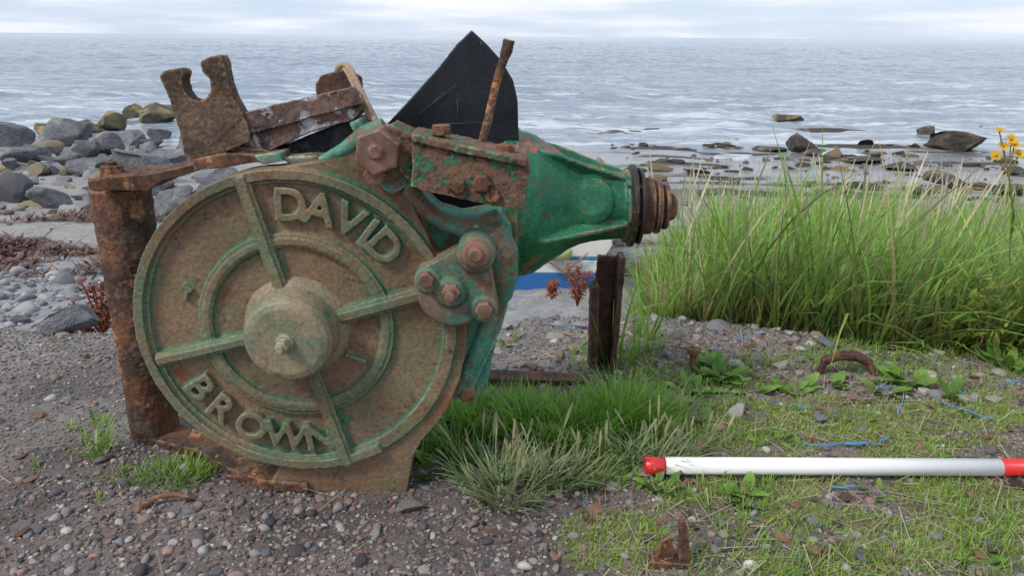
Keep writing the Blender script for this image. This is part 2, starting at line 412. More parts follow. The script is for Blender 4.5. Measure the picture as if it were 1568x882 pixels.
x,y=scat(1100,-1.2,1.3,.7,1.7,lambda x,y:.06+.9*(y>edge(x)-.30)*(x>-.1)); r=rng.uniform(.006,.02,len(x))
stones('concrete_rubble',onground(x,y),r,palette(len(x),[(.30,.28,.26),(.24,.22,.2),(.16,.15,.15),(.2,.15,.12)]),gmat,sub=2,jit=.15,flat=(.3,.6),cuts=4,smooth=False)
x,y=scat(480,-.9,1.2,.75,1.5,lambda x,y:.12+.88*ss(.0,.15,x)); r=rng.uniform(.004,.013,len(x))
stones('rust_flakes',onground(x,y,.002),r,palette(len(x),[(.13,.065,.04),(.09,.05,.035),(.18,.10,.065),(.06,.045,.04)]),gmat,sub=2,jit=.1,flat=(.12,.3),cuts=5,smooth=False)
lst=[(288,788,15),(186,832,13),(895,778,13),(848,852,14),(103,615,10),(1255,645,20),(1185,620,14),(1495,800,15),(1375,630,14),(1130,635,22),(770,870,14),(555,770,9),(465,860,9),(1270,533,26),(1030,835,9),(1005,860,12),(730,770,9),(1100,505,20),(980,790,12),(1160,525,14),(1040,485,12),(1210,835,10),(1350,825,12),(1420,635,12),(1465,600,14),(1300,610,12)]
pts=np.array([G(u,v)[:] for u,v,_ in lst]); r=np.array([k*.00088*max(.7,p[1]) for (_,_,k),p in zip(lst,pts)])
stones('loose_stones',pts,r,palette(len(lst),[(.12,.13,.15),(.17,.17,.18),(.28,.26,.23),(.23,.15,.12)],.1),gmat,sub=4,jit=.01,sink=.3,cuts=7,flat=(.4,.65))
x,y=scat(14000,-6,-.6,1.6,5.2,lambda x,y:(y>edge(x)+.15)*(1-ss(3.3,4.2,y+fbm(x,y,51)-.5)))
r=np.clip(rng.lognormal(math.log(.012),.5,len(x)),.005,.06)
stones('beach_shingle',onground(x,y),r,palette(len(x),[(.26,.265,.28),(.20,.21,.23),(.32,.32,.315),(.16,.16,.17)],.15),gmat,sub=2,cuts=3,jit=.08)
x,y=scat(2500,-6,8,3,12,lambda x,y:.1+.6*(fbm(x*1.5,y*1.5,52)>.57)); r=np.clip(rng.lognormal(math.log(.018),.5,len(x)),.008,.08)
stones('beach_stones',onground(x,y),r,palette(len(x),[(.14,.14,.15),(.08,.08,.08),(.2,.19,.18)],.15),gmat,sub=2,cuts=4,jit=.08)
wm=attrmat('seaweed',.5,spec=.5)
x,y=scat(60000,-6,1.0,3.3,6.4,lambda x,y:wrack(x,y))
N=len(x); blades('seaweed',onground(x,y,.005),rng.uniform(.03,.11,N),rng.uniform(.006,.02,N),rng.uniform(0,6.28,N),rng.uniform(.9,1.55,N),rng.uniform(-.2,.7,N),cmix((.07,.032,.022),(.13,.065,.038),N),cmix((.07,.038,.027),(.19,.095,.065),N),wm,segs=3,prof='leaf')

# ------------------------------------------------------------ boulders
def rockmat(name,base,dark,lichen,amt):
    m,nt,b,out=newmat(name)
    n1=noise(nt,3,8,.65); n2=noise(nt,25,6,.7)
    g=nt.nodes.new('ShaderNodeNewGeometry'); s=nt.nodes.new('ShaderNodeSeparateXYZ'); nt.links.new(g.outputs['Normal'],s.inputs[0])
    c=mix(nt,mrange(nt,n1,.35,.65),dark,base)
    lf=math_(nt,'MULTIPLY',mrange(nt,s.outputs[2],.0,.6),mrange(nt,n1,.62-amt,.72-amt)); c=mix(nt,lf,c,lichen)
    v=mrange(nt,n2,.3,.7,.65,1.35); hv=nt.nodes.new('ShaderNodeCombineColor')
    for i in range(3): nt.links.new(v,hv.inputs[i])
    nt.links.new(mix(nt,1.0,c,hv.outputs[0],'MULTIPLY'),b.inputs['Base Color']); b.inputs['Roughness'].default_value=.8
    nt.links.new(bump(nt,math_(nt,'ADD',n2,math_(nt,'MULTIPLY',n1,3.0)),.9,.04),b.inputs['Normal']); return m
RG=rockmat('boulder_grey',(.235,.24,.255),(.095,.10,.11),(.33,.31,.27),.07)
RO=rockmat('boulder_weed',(.20,.165,.10),(.07,.065,.05),(.33,.24,.09),.16)
RD=rockmat('boulder_dark',(.12,.10,.08),(.035,.03,.028),(.24,.18,.08),.10)
B4,F4=ico(4)
from mathutils import noise as mn
def boulder(u,v,wp,hp,mat,k=0,name='boulder'):
    p=G(u,v); s=depth(p)/F; r=random.Random(int(u*7+v*13)); V=B4.copy()
    for i in range(12):
        n=np.array([r.gauss(0,1),r.gauss(0,1),r.gauss(0,.8)]); n/=np.linalg.norm(n); dd=r.uniform(.35,.72)
        q=V@n; over=np.clip(q-dd,0,None); V-=over[:,None]*n[None]*.97
    V/=np.abs(V).max(0)
    dn=np.array([mn.fractal(Vector(t)*3+Vector((u,v,0)),.7,2.1,5) for t in V]); V*=(1+.06*dn)[:,None]
    W=wp*s/2; Hh=hp*s
    V=V*np.array([W,W*r.uniform(.7,1.0),Hh*.65]); 
    V+=np.array([p.x,p.y+W*.5,p.z+Hh*.38])
    return mesh_np(name,V,F4,mat)
for t in [(18,225,54,44,RG),(92,226,80,44,RG),(60,246,60,26,RG),(130,242,44,34,RG),(165,204,66,32,RO),(228,192,68,32,RO),(195,184,40,24,RO),(250,184,40,22,RO),(135,206,40,22,RO),(75,206,50,22,RO),(110,214,50,22,RG),
          (205,280,90,60,RG),(165,238,54,34,RG),(262,262,60,40,RG),(115,270,44,24,RG),(72,318,64,34,RG),(20,305,44,16,RG),(262,335,90,50,RG),(330,330,90,70,RG),(150,300,50,18,RG),(28,252,50,24,RG),(100,256,40,22,RG),(300,240,60,40,RG),(105,510,90,38,RG),(20,500,40,12,RG),(150,262,38,22,RG),(225,244,44,34,RG),(40,284,40,14,RG),(185,256,36,26,RG),(240,300,50,30,RG),(70,268,34,16,RG),(180,318,40,16,RG),(8,262,30,20,RG),(205,222,44,22,RG),(245,214,40,20,RG),
          (883,165,18,9,RO),(1212,187,62,11,RO),(1225,234,62,28,RD),(1425,212,34,18,RD),(1480,232,84,30,RD),(1502,196,9,4,RD),(1250,240,40,12,RD),(1180,232,60,6,RD),(1320,250,80,8,RD),(1390,262,60,12,RD),(1560,270,50,14,RD),(1460,288,80,20,RD),(1540,250,44,9,RD),(1410,300,70,14,RD),(1345,238,40,5,RD),(1120,228,40,4,RD),(1545,300,60,18,RD),(850,160,10,3,RD)]: boulder(*t)
x=rng.uniform(1.6,13,800); y=rng.uniform(7.0,13.5,800)
k=(fbm(x*.8,y*2,71)>.5); x,y=x[k],y[k]; r=np.clip(rng.lognormal(math.log(.07),.5,len(x)),.025,.22)
p=onground(x,y); p[:,2]=np.maximum(p[:,2],SEA-.02)
stones('weed_covered_rocks',p,r,palette(len(x),[(.06,.048,.035),(.04,.034,.03),(.14,.10,.055)]),gmat,sub=3,flat=(.2,.4),jit=.05,cuts=6,smooth=False)
x=rng.uniform(-8,-1.5,430); y=rng.uniform(5.6,12.5,430); k=(x<-.43*y+.2); x,y=x[k],y[k]; r=np.clip(rng.lognormal(math.log(.085),.5,len(x)),.03,.28)
stones('shore_rubble',onground(x,y),r,palette(len(x),[(.18,.185,.20),(.10,.10,.11),(.20,.17,.11),(.24,.24,.245)]),gmat,sub=3,flat=(.4,.8),jit=.03,cuts=8,smooth=False)

# ------------------------------------------------------------ winch materials
M_face=metal('cast_iron_weathered_paint',(.205,.126,.076),(.155,.122,.070),(.045,.145,.088),.53,.635,9,edgec=(.17,.24,.15),cav=(.03,.14,.082),rough=.62,bs=.6,bd=.0015,D=(.175,.080,.045),spot=(.10,.075,.05),raised=(.115,.155,.09))
M_hub=metal('hub_paint',(.235,.185,.12),(.145,.165,.105),(.045,.155,.10),.54,.62,12,edgec=(.30,.28,.20),rough=.55,bs=.5,bd=.001,spot=(.13,.10,.065))
M_teal=metal('teal_flaking_paint',(.065,.22,.155),(.21,.12,.075),(.34,.42,.37),.545,.62,16,edgec=(.24,.37,.29),cav=(.03,.06,.04),rough=.6,bs=.6,bd=.002,D=(.15,.075,.05))
M_green=metal('green_gearbox_paint',(.010,.095,.045),(.022,.14,.068),(.24,.075,.05),.52,.585,8,edgec=(.20,.22,.13),rough=.40,bs=.4,bd=.0012,spot=(.08,.06,.04))
M_rust=metal('rust',(.175,.080,.044),(.070,.040,.030),(.36,.175,.085),.49,.575,15,edgec=(.33,.185,.11),cav=(.03,.017,.012),rough=.85,bs=.9,bd=.003,D=(.13,.095,.073),spot=(.045,.028,.022))
M_rustd=metal('rust_dark',(.11,.055,.036),(.055,.032,.024),(.17,.085,.05),.5,.62,22,edgec=(.2,.11,.07),cav=(.02,.012,.01),rough=.85,bs=.8,bd=.003)
M_fork=metal('rust_brown',(.155,.10,.066),(.088,.057,.041),(.26,.13,.057),.5,.60,16,edgec=(.29,.20,.13),cav=(.03,.02,.012),rough=.8,bs=.9,bd=.003,spot=(.06,.04,.03))
M_beam=metal('rust_flaking_lilac_paint',(.17,.105,.085),(.085,.05,.042),(.46,.43,.46),.52,.55,18,edgec=(.28,.23,.22),cav=(.03,.018,.015),rough=.75,bs=.8,bd=.003)
M_block=metal('rust_green_paint',(.20,.105,.07),(.12,.075,.052),(.05,.18,.095),.56,.53,20,edgec=(.31,.19,.135),cav=(.02,.02,.015),rough=.8,bs=.8,bd=.003,spot=(.06,.04,.03))
M_bolt=metal('rusty_bolt',(.24,.125,.09),(.15,.085,.06),(.14,.16,.11),.5,.62,40,edgec=(.33,.21,.15),rough=.75,bs=.5,bd=.001)
M_black=metal('black_plastic_sheet',(.010,.012,.016),(.015,.017,.022),(.04,.042,.046),.5,.70,12,rough=.36,bs=.2,bd=.001)
M_rope=plain('rope_fibre',(.38,.26,.18),.9,.3,300,.8,.002)

# ------------------------------------------------------------ winch
W=empty('old_tractor_winch')
YF=.918
C=P(453,503,.91); K=.000857; RR=.2105
s=Solid()
circ=[(C.x+RR*math.cos(rad(a)),C.z+RR*math.sin(rad(a))) for a in range(92,262,4)]
rest=[(415,738),(435,748),(470,753),(540,759),(620,765),(627,730),(632,700),(645,676),(668,650),(690,618),(704,582),(714,535),(714,490),(708,440),(690,400),(665,385),(650,350),(628,310),(622,250),(615,212),(600,196),(575,194),(552,210),(525,232),(495,246)]
pl=circ+[(P(u,v,YF).x,P(u,v,YF).z) for u,v in rest]
s.prism(pl,YF,.955)
s.band(C,RR-.0125,RR,-8,300,.906,.93,n=90)
s.band(C,RR-.0125,RR,300,352,.913,.93,n=24)
s.band(C,RR-.018,RR-.010,0,360,.913,.93)
s.band(C,.110,.1285,0,360,.912,.93)
s.band(C,.1135,.1225,0,360,.910,.93)
def rib(u,v,w=.019):
    q=P(u,v,.905); s.bar(C,q,w,.907,.93); s.bar(C,q,w*.55,.903,.93)
rib(366,271); rib(650,452,.021); rib(239,554); rib(533,714)
LR=.166
for ch,a in zip('DAVID',(87.5,74.8,61.5,52.1,42.3)):
    a=rad(a); q=Vector((C.x+LR*math.cos(a),0,C.z+LR*math.sin(a))); s.letter(ch,q,a-math.pi/2,.057,.9085,.012)
LR=.162
for ch,a in zip('BROWN',(213,227.5,243.3,260.3,277)):
    a=rad(a); q=Vector((C.x+LR*math.cos(a),0,C.z+LR*math.sin(a))); s.letter(ch,q,a+math.pi/2,.055,.9065,.013)
s.bar(P(278,438,.91),P(292,448,.91),.006,.912,.93); s.bar(P(284,448,.91),P(282,462,.91),.005,.912,.93)
s.bar(P(528,545,.91),P(560,556,.91),.006,.911,.93)
s.build('cover_plate',M_face,W,voxel=.0015,disp=.0022,dsc=.02,disp2=.0013,dsc2=.004,relax=1)
s=Solid()
s.rev((C.x,.925,C.z),(0,-1,0),[(0,.074),(.012,.067),(.020,.0595),(.052,.0565),(.060,.052),(.0635,.044),(.0635,.001)],48)
s.rev((C.x,.87,C.z),(0,-1,0),[(0,.013),(.012,.011),(.014,.001)],20)
s.build('hub',M_hub,W,voxel=.0014,disp=.0014,dsc=.015,disp2=.0008,dsc2=.004)
s=Solid(); s.knob((C.x,0,C.z),.0085,.842,.86,6); s.knob((C.x,0,C.z),.0045,.836,.86,16); s.build('hub_nut',M_hub,W,bev=.0006)
s=Solid(); s.rev((C.x,.95,C.z),(0,1,0),[(0,.188),(.15,.184),(.17,.17)],64)
s.pprism([(628,300),(660,335),(700,348),(765,335),(782,365),(786,400),(784,440),(770,500),(742,560),(722,606),(700,614),(660,600),(620,500),(600,350)],.945,1.06)
s.build('gear_casing',M_teal,W,voxel=.003,disp=.004,dsc=.03,relax=2)
s=Solid()
lip=[(600,196),(616,230),(620,265),(628,292),(648,318),(676,338),(708,350),(740,346),(768,330)]
s.tube([P(u,v,.915+.02*i/8) for i,(u,v) in enumerate(lip)],[.012]*6+[.013,.014,.012],12)
s.tube([P(735,352,.93),P(752,360,.925),P(766,385,.925),P(770,420,.93),P(768,455,.94)],[.012,.022,.024,.02,.014],16)
s.tube([P(705,415,.93),P(735,365,.935),P(770,345,.96)],[.018,.022,.018],16)
s.tube([P(490,247,.925),P(530,228,.925),P(560,205,.925),P(590,194,.925)],[.006,.010,.012,.013],12)
s.pprism([(560,215),(600,200),(618,230),(622,285),(600,300),(575,280)],.905,.93)
s.tube([P(700,600,.95),P(716,570,.95),P(735,530,.95),P(752,480,.95)],[.008,.012,.014,.012],12)
s.build('saddle_casting',M_teal,W,voxel=.002,disp=.003,dsc=.015,relax=2)
s=Solid(); bc=P(693,452,.88)
s.knob(bc,.046,.885,.93,40,.12); s.knob(P(690,449,.88),.020,.876,.90,28,.3)
s.knob(P(654,431,.88),.017,.880,.92,24,.2); s.knob(P(741,475,.88),.018,.880,.92,24,.2); s.knob(P(728,393,.87),.024,.872,.93,28,.25)
s.bar(P(654,431,.88),P(728,393,.88),.034,.884,.92); s.bar(P(741,475,.88),P(728,393,.88),.034,.884,.92)
s.knob(P(728,392,.86),.019,.862,.88,28,.3)
s.build('bearing_boss',metal('boss_paint',(.21,.15,.10),(.08,.175,.12),(.045,.18,.12),.55,.61,14,edgec=(.26,.22,.16),cav=(.03,.13,.085),rough=.6,bs=.6,bd=.0014,D=(.17,.085,.055)),W,voxel=.0014,disp=.002,dsc=.012,relax=2)
s=Solid()
s.knob(P(652,430,.87),.0105,.868,.885,6,.15,.3); s.knob(P(741,476,.87),.0115,.868,.885,6,.15,.1)
s.knob(P(728,391,.855),.0165,.856,.868,20,.25); s.knob(P(728,391,.85),.009,.846,.86,20,.3)
s.knob(P(690,449,.87),.0065,.852,.88,16,.2); s.knob(P(690,449,.87),.012,.870,.88,6,.2)
s.build('boss_bolts',M_bolt,W,voxel=.0008,disp=.001,dsc=.006)
s=Solid()
s.knob(P(592,236,.9),.033,.892,.93,28,.2); s.knob(P(578,232,.87),.028,.864,.90,6,.1,.35); s.knob(P(577,231,.87),.009,.860,.88,20,.3)
s.knob(P(573,268,.88),.014,.880,.92,6,.15)
s.build('hex_bolt',M_bolt,W,voxel=.0012,disp=.0015,dsc=.012)
s=Solid()
s.pprism([(630,206),(700,224),(806,247),(812,262),(806,290),(803,322),(770,318),(700,303),(650,293),(628,285),(632,250)],.872,.935)
s.pprism([(596,190),(630,205),(632,285),(612,262),(606,225)],.885,.94)
s.pprism([(628,204),(700,220),(808,244),(808,256),(700,233),(630,216)],.866,.94)
s.build('clamp_block',M_block,W,voxel=.0016,disp=.005,dsc=.016,disp2=.0025,dsc2=.005,relax=1)
s=Solid()
for u,v,y in ((676,206,.895),(773,236,.90)):
    q=P(u,v,y); s.cyl(q,q+Vector((0,0,.012)),.0135,.011,6)
s.knob(P(738,280,.87),.012,.862,.88,6,.3); s.knob(P(702,285,.87),.010,.866,.88,7,.3); s.knob(P(690,283,.87),.006,.866,.88,7,.3)
s.knob(P(753,300,.87),.010,.866,.88,8,.3)
s.build('clamp_bolts',M_rust,W,voxel=.001,disp=.003,dsc=.008)
s=Solid(); s.tube([P(738,215,.925),P(746,190,.925),P(754,150,.925),P(764,112,.925),P(772,88,.925),P(776,76,.925),P(780,60,.925)],[.005,.0055,.0048,.0052,.0055,.0072,.0070],12)
s.build('lever_rod',M_rust,W,voxel=.0010,disp=.0025,dsc=.008)
s=Solid()
s.pprism([(243,116),(252,108),(275,104),(282,110),(277,122),(281,138),(290,151),(303,155),(316,150),(323,137),(320,120),(309,108),(306,93),(318,87),(336,84),(342,92),(346,120),(356,150),(370,172),(380,196),(383,216),(345,232),(292,246),(281,235),(274,200),(258,150)],.945,.972)
s.build('fork_bracket',M_fork,W,voxel=.0016,disp=.004,dsc=.018,disp2=.0025,dsc2=.005)
s=Solid()
s.pprism([(293,244),(345,234),(395,236),(398,248),(330,258),(298,260)],.94,1.0)
s.pprism([(360,224),(400,228),(440,237),(440,245),(400,250),(350,242)],.95,1.0)
s.build('rust_packing_plates',M_rust,W,voxel=.0018,disp=.005,dsc=.015,relax=1)
s=Solid()
s.pprism([(358,176),(420,160),(480,146),(542,132),(555,144),(556,158),(480,178),(420,195),(380,205),(372,196)],.952,.958)
s.pprism([(366,182),(430,166),(545,140),(555,168),(540,184),(500,194),(466,206),(430,222),(396,238),(384,226)],.958,1.01)
s.build('cross_beam',M_beam,W,voxel=.0016,disp=.004,dsc=.014,disp2=.002,dsc2=.005)
s=Solid(); s.pprism([(482,130),(492,115),(520,107),(545,118),(548,140),(500,150),(484,145)],1.03,1.07)
s.build('seized_shackle',M_rustd,W,voxel=.002,disp=.008,dsc=.02,relax=1)
s=Solid(); s.pprism([(392,228),(440,222),(500,196),(556,178),(562,200),(535,222),(490,240),(430,246),(398,244)],.985,1.05)
s.build('inner_bracket',metal('dark_inner_metal',(.02,.022,.024),(.05,.06,.06),(.09,.15,.13),.55,.6,20,rough=.7),W,voxel=.002,disp=.006,dsc=.02)
s=Solid(); s.pprism([(388,238),(430,232),(432,247),(400,252)],.93,.97); s.pprism([(534,188),(550,182),(556,194),(542,203)],.94,.98); s.pprism([(430,240),(490,238),(488,248),(440,250)],.94,.97)
s.build('lug_castings',M_teal,W,voxel=.0018,disp=.005,dsc=.015,relax=2)
s=Solid(); s.tube([P(516,112,1.0),P(519,101,1.0),P(529,98,1.0),P(538,108,.99),(P(548,130,.985)),P(560,155,.975),P(572,178,.965),P(580,196,.955)],.0042,10)
s.tube([P(522,110,1.0),P(527,104,1.0),P(533,112,.99),(P(544,136,.985)),P(556,160,.975),P(568,184,.965)],.003,10)
s.build('rope',M_rope,W)
s=Solid(); poly=[(722,45),(700,66),(672,102),(640,138),(598,184),(560,225),(600,330),(640,352),(752,352),(800,300),(796,220),(793,150),(786,122),(768,92),(745,66)]
s.pprism(poly,1.095,1.100)
o=s.build('black_blade',M_black,W,voxel=.0022,disp=.006,dsc=.2,relax=1)
s=Solid()
for (a_,b_) in (((735,62),(742,76)),((640,176),(700,128)),((652,166),(680,140)),((700,150),(702,190)),((668,190),(752,186))):
    s.tube([P(*a_,1.0925),P(*b_,1.0925)],.0004,5)
s.build('blade_scratches',plain('scuffed_plastic',(.07,.07,.08),.6,.3,80),W)
s=Solid(); yb=1.15; a=P(770,312,yb); e=P(1040,316,yb); ax=(e-a)
Kb=(P(971,312,yb)-P(770,312,yb)).length/201
prof=[(0,116),(22,116),(24,111),(36,109),(50,104),(64,94),(82,82),(100,69),(118,60),(138,55),(165,52),(184,50),(184,55),(192,56)]
s.rev(a,ax,[(t*Kb,r*Kb) for t,r in prof],56)
axn=ax.normalized()
for ang in (60,118,-20,200):
    d=Vector((0,-math.cos(rad(ang)),math.sin(rad(ang))))
    q=d.cross(axn)*.004
    pts=[a+axn*20*Kb+d*112*Kb,a+axn*80*Kb+d*97*Kb,a+axn*185*Kb+d*56*Kb,a+axn*185*Kb+d*30*Kb,a+axn*20*Kb+d*60*Kb]
    V=[p+q for p in pts]+[p-q for p in pts]; n=5
    s.add(V,[list(range(n)),list(range(2*n-1,n-1,-1))]+[[i,(i+1)%n,n+(i+1)%n,n+i] for i in range(n)])
bq=a+axn*128*Kb+Vector((0,-1,.35)).normalized()*42*Kb
s.rev(bq,Vector((.1,-1,.35)),[(0,38*Kb),(14*Kb,34*Kb),(20*Kb,22*Kb),(21*Kb,.001)],28)
s.build('axle_housing',M_green,W,voxel=.0026,disp=.004,dsc=.03,disp2=.001,dsc2=.006,relax=3)
s=Solid(); s.rev(a+axn*190*Kb,axn,[(0,58*Kb),(3*Kb,63*Kb),(9*Kb,63*Kb),(10*Kb,50*Kb),(14*Kb,50*Kb),(15*Kb,58*Kb),(20*Kb,58*Kb),(21*Kb,40*Kb)],48)
for k in range(6):
    th=2*math.pi*k/6+.3; d=Vector((0,math.cos(th),math.sin(th)))*52*Kb; s.cyl(a+axn*184*Kb+d,a+axn*206*Kb+d,4.5*Kb,None,6)
s.build('hub_flange',metal('oily_dark_steel',(.04,.028,.022),(.02,.018,.018),(.12,.065,.04),.5,.58,30,rough=.5),W,bev=.0008)
s=Solid(); s.rev(a+axn*205*Kb,axn,[(0,44*Kb),(22*Kb,43*Kb),(24*Kb,36*Kb),(26*Kb,36*Kb),(27*Kb,42*Kb),(34*Kb,42*Kb),(35*Kb,32*Kb),(40*Kb,32*Kb),(41*Kb,36*Kb),(46*Kb,36*Kb),(47*Kb,24*Kb),(58*Kb,20*Kb),(62*Kb,10*Kb)],48)
s.build('output_shaft',M_rust,W,voxel=.0016,disp=.002,dsc=.012)
s=Solid(); t0=P(184,286,1.07); t1=P(240,672,1.07)
s.tube([t0,t0.lerp(t1,.3),t0.lerp(t1,.6),t1],[.042,.040,.038,.036],32)
s.build('column',M_rust,W,voxel=.0022,disp=.006,dsc=.03,disp2=.004,dsc2=.008)
s=Solid()
s.pprism([(133,276),(165,270),(230,266),(296,250),(302,262),(250,277),(225,292),(135,292)],1.0,1.09)
s.build('top_arm',M_rust,W,voxel=.002,disp=.004,dsc=.015,disp2=.002,dsc2=.006,relax=1)
s=Solid(); q=P(173,270,1.03); s.cyl(q,q+Vector((0,0,.016)),.017,.015,6); s.cyl(q+Vector((0,0,.012)),q+Vector((0,0,.022)),.008,.007,12)
s.build('arm_nut',M_rust,W,voxel=.0014,disp=.002,dsc=.01)
s=Solid()
def flat(uvs,z0,z1):
    pts=[]
    for u,v in uvs:
        d=ray(u,v); k=(z1-H)/d.z; pts.append(CAM+d*k)
    n=len(pts); V=[(p.x,p.y,z1) for p in pts]+[(p.x,p.y,z0) for p in pts]
    s.add(V,[list(range(n)),list(range(2*n-1,n-1,-1))]+[[i,(i+1)%n,n+(i+1)%n,n+i] for i in range(n)])
flat([(203,656),(262,645),(330,668),(400,700),(470,720),(470,742),(400,736),(350,718),(300,690),(205,666)],.0,.016)
flat([(335,700),(400,708),(402,736),(345,728)],-.02,.010)
s.build('base_rail',M_rust,W,voxel=.002,disp=.008,dsc=.018,disp2=.003,dsc2=.006,relax=1)
s=Solid(); flat([(640,560),(760,566),(898,572),(898,584),(760,580),(640,574)],-.01,.014); flat([(850,705),(930,695),(935,720),(860,735)],-.01,.006)
s.build('rear_rail',M_rustd,W,voxel=.002,disp=.006,dsc=.018,relax=1)
s=Solid(); s.pprism([(690,590),(730,575),(742,545),(738,520),(765,500),(745,590),(712,618)],.955,1.0); s.build('lower_flange',M_teal,W,voxel=.002,disp=.006,dsc=.015,relax=2)
s=Solid(); s.knob(P(716,602,.95),.012,.94,.96,12,.3); s.build('drain_plug',M_rust,W,bev=.001)

# ------------------------------------------------------------ other objects
s=Solid()
s.pprism([(915,390),(958,394),(955,425),(950,440),(941,562),(903,562),(908,470)],1.335,1.343)
s.pprism([(950,394),(959,394),(944,566),(934,566)],1.30,1.34)
s.pprism([(906,440),(918,438),(915,566),(902,566)],1.30,1.34)
s.build('rusty_steel_post',M_rustd,None,voxel=.0025,disp=.006,dsc=.03,disp2=.003,dsc2=.01)
rp=empty('ranging_pole'); rr=.0128
def gz(u,v,z):
    d=ray(u,v); return CAM+d*((z-H)/d.z)
a=gz(986,713.5,rr+.006); b_=gz(1620,716.5,rr+.006); d=(b_-a).normalized()
L1=(gz(1018,713.7,rr+.006)-a).length; L2=(gz(1530,716,rr+.006)-a).length
Mw=plain('white_enamel',(.82,.82,.81),.3,.025,14,.0,.0005); Mr=plain('red_enamel',(.68,.03,.03),.3,.06,30,.0,.0005)
s=Solid(); s.rev(a,d,[(0,rr*.8),(.0015,rr),(L1,rr)],40); s.build('red_end',Mr,rp)
s=Solid(); s.rev(a+d*L1,d,[(0,rr*1.003),(L2-L1,rr*1.003)],40); s.build('white_section',Mw,rp)
s=Solid(); s.rev(a+d*L2,d,[(0,rr),(.5,rr)],40); s.build('red_section',Mr,rp)
s=Solid(); s.rev(a+d*(L2+.5),d,[(0,rr*1.003),(.5,rr*1.003)],40); s.build('white_section_2',Mw,rp)
s=Solid(); s.tube([P(200,796,.86),P(215,778,.87),P(240,762,.885),P(268,758,.89),P(290,762,.885)],[.003,.005,.004,.004,.002],8); s.build('bent_rusty_strip',M_rust,None,voxel=.0014,disp=.004,dsc=.01)
s=Solid(); yy=G(1300,575).y; s.tube([P(1255,572,yy),P(1262,552,yy),P(1285,545,yy),P(1310,545,yy+.01),P(1330,555,yy+.01),P(1338,574,yy)],[.006,.009,.010,.011,.009,.006],8); s.build('rusty_shackle',M_rustd,None,voxel=.0016,disp=.006,dsc=.01)
yy=G(1060,568).y; s=Solid(); s.cyl(P(1059,570,yy),P(1062,540,yy),.007); s.cyl(P(1062,541,yy),P(1062,533,yy),.014,.012); s.build('rusty_bolt_stub',M_rust,None,voxel=.0016,disp=.005,dsc=.01)
yy=G(1045,870).y; s=Solid(); s.pprism([(1040,872),(1042,800),(1050,798),(1058,850),(1058,874)],yy,yy+.012); s.pprism([(1000,872),(1012,830),(1026,822),(1034,850),(1030,874)],yy+.006,yy+.014); s.pprism([(1000,862),(1060,866),(1060,876),(1000,874)],yy-.004,yy+.02); s.build('rusty_angle_scrap',M_rust,None,voxel=.0014,disp=.004,dsc=.01)
Mb=plain('blue_polypropylene',(.06,.25,.60),.5,.2,200,.3,.001)
for k,path in enumerate([[(1228,684),(1260,690),(1300,684),(1345,688),(1362,676)],[(1295,690),(1330,687)],[(1440,618),(1465,628),(1495,640),(1520,652)],[(1272,752),(1315,753)],[(1375,640),(1382,600)],[(1530,590),(1568,588)],[(840,498),(870,500),(900,503)],[(1125,520),(1150,523),(1165,518)],[(1340,600),(1365,598)],[(1210,625),(1235,632)],[(1445,596),(1475,603)]]):
    pp=[Vector(gz(u,v,0)) for u,v in path]; qq=[]
    for i in range(len(pp)-1):
        for j in range(4): qq.append(pp[i].lerp(pp[i+1],j/4)+Vector((random.gauss(0,.0015),random.gauss(0,.002),0)))
    qq.append(pp[-1])
    s=Solid(); s.tube([q+Vector((0,0,float(height(q.x,q.y))+.004+random.uniform(0,.006))) for q in qq],.0012,6); s.build('blue_twine',Mb)
# boat on the beach
bt=empty('dinghy'); bx,by=.03,3.15
def hull(z0,z1,w0,w1,mat,name,th=.0):
    s=Solid(); n=14; V=[]
    for j in range(n+1):
        t=j/n; y=by+1.7*t; wf=(1-t**2.6)**.6 if t<1 else .02
        for zz,ww in ((z0,w0),((z0+z1)/2,(w0+w1)/2+.02),(z1,w1)):
            V.append((bx-ww*wf,y,zz+.1*t*t)); 
        for zz,ww in ((z1,w1),((z0+z1)/2,(w0+w1)/2+.02),(z0,w0)):
            V.append((bx+ww*wf,y,zz+.1*t*t))
    Fc=[]
    for j in range(n):
        for k in range(6): Fc.append([j*6+k,j*6+(k+1)%6,(j+1)*6+(k+1)%6,(j+1)*6+k])
    Fc.append([0,1,2,3,4,5]); Fc.append([n*6+k for k in (5,4,3,2,1,0)])
    s.add(V,Fc); s.build(name,mat,bt,bev=.004)
zb=float(height(bx,by))-.01
hull(zb,zb+.09,.26,.34,plain('blue_hull_paint',(.03,.15,.42),.4,.15,10),'lower_hull')
hull(zb+.09,zb+.15,.345,.37,plain('white_gelcoat_stripe',(.72,.74,.76),.35,.1,10),'stripe')
hull(zb+.15,zb+.165,.37,.375,plain('blue_band',(.05,.22,.45),.4,.1,10),'band')
hull(zb+.165,zb+.27,.378,.40,plain('white_gelcoat',(.78,.76,.72),.35,.08,10),'upper_hull')
hull(zb+.27,zb+.29,.405,.41,plain('gunwale_rubber',(.45,.25,.12),.6,.1,10),'gunwale')
s=Solid(); tw=[(bx-.28,by-.02,zb+.2),(bx-.1,by-.03,zb+.12),(bx+.06,by-.02,zb+.2),(bx+.2,by-.03,zb+.1),(bx+.3,by-.02,zb+.19)]
s.tube(tw,.004,8); s.build('mooring_rope',plain('orange_rope',(.55,.25,.12),.7,.1,60),bt)
s=Solid(); s.rev((bx+.10,by-.05,zb+.20),(1,0,0),[(0,.004),(.01,.03),(.04,.038),(.09,.038),(.12,.03),(.13,.004)],20); s.build('fender',plain('fender_vinyl',(.45,.50,.22),.5,.1,20),bt)

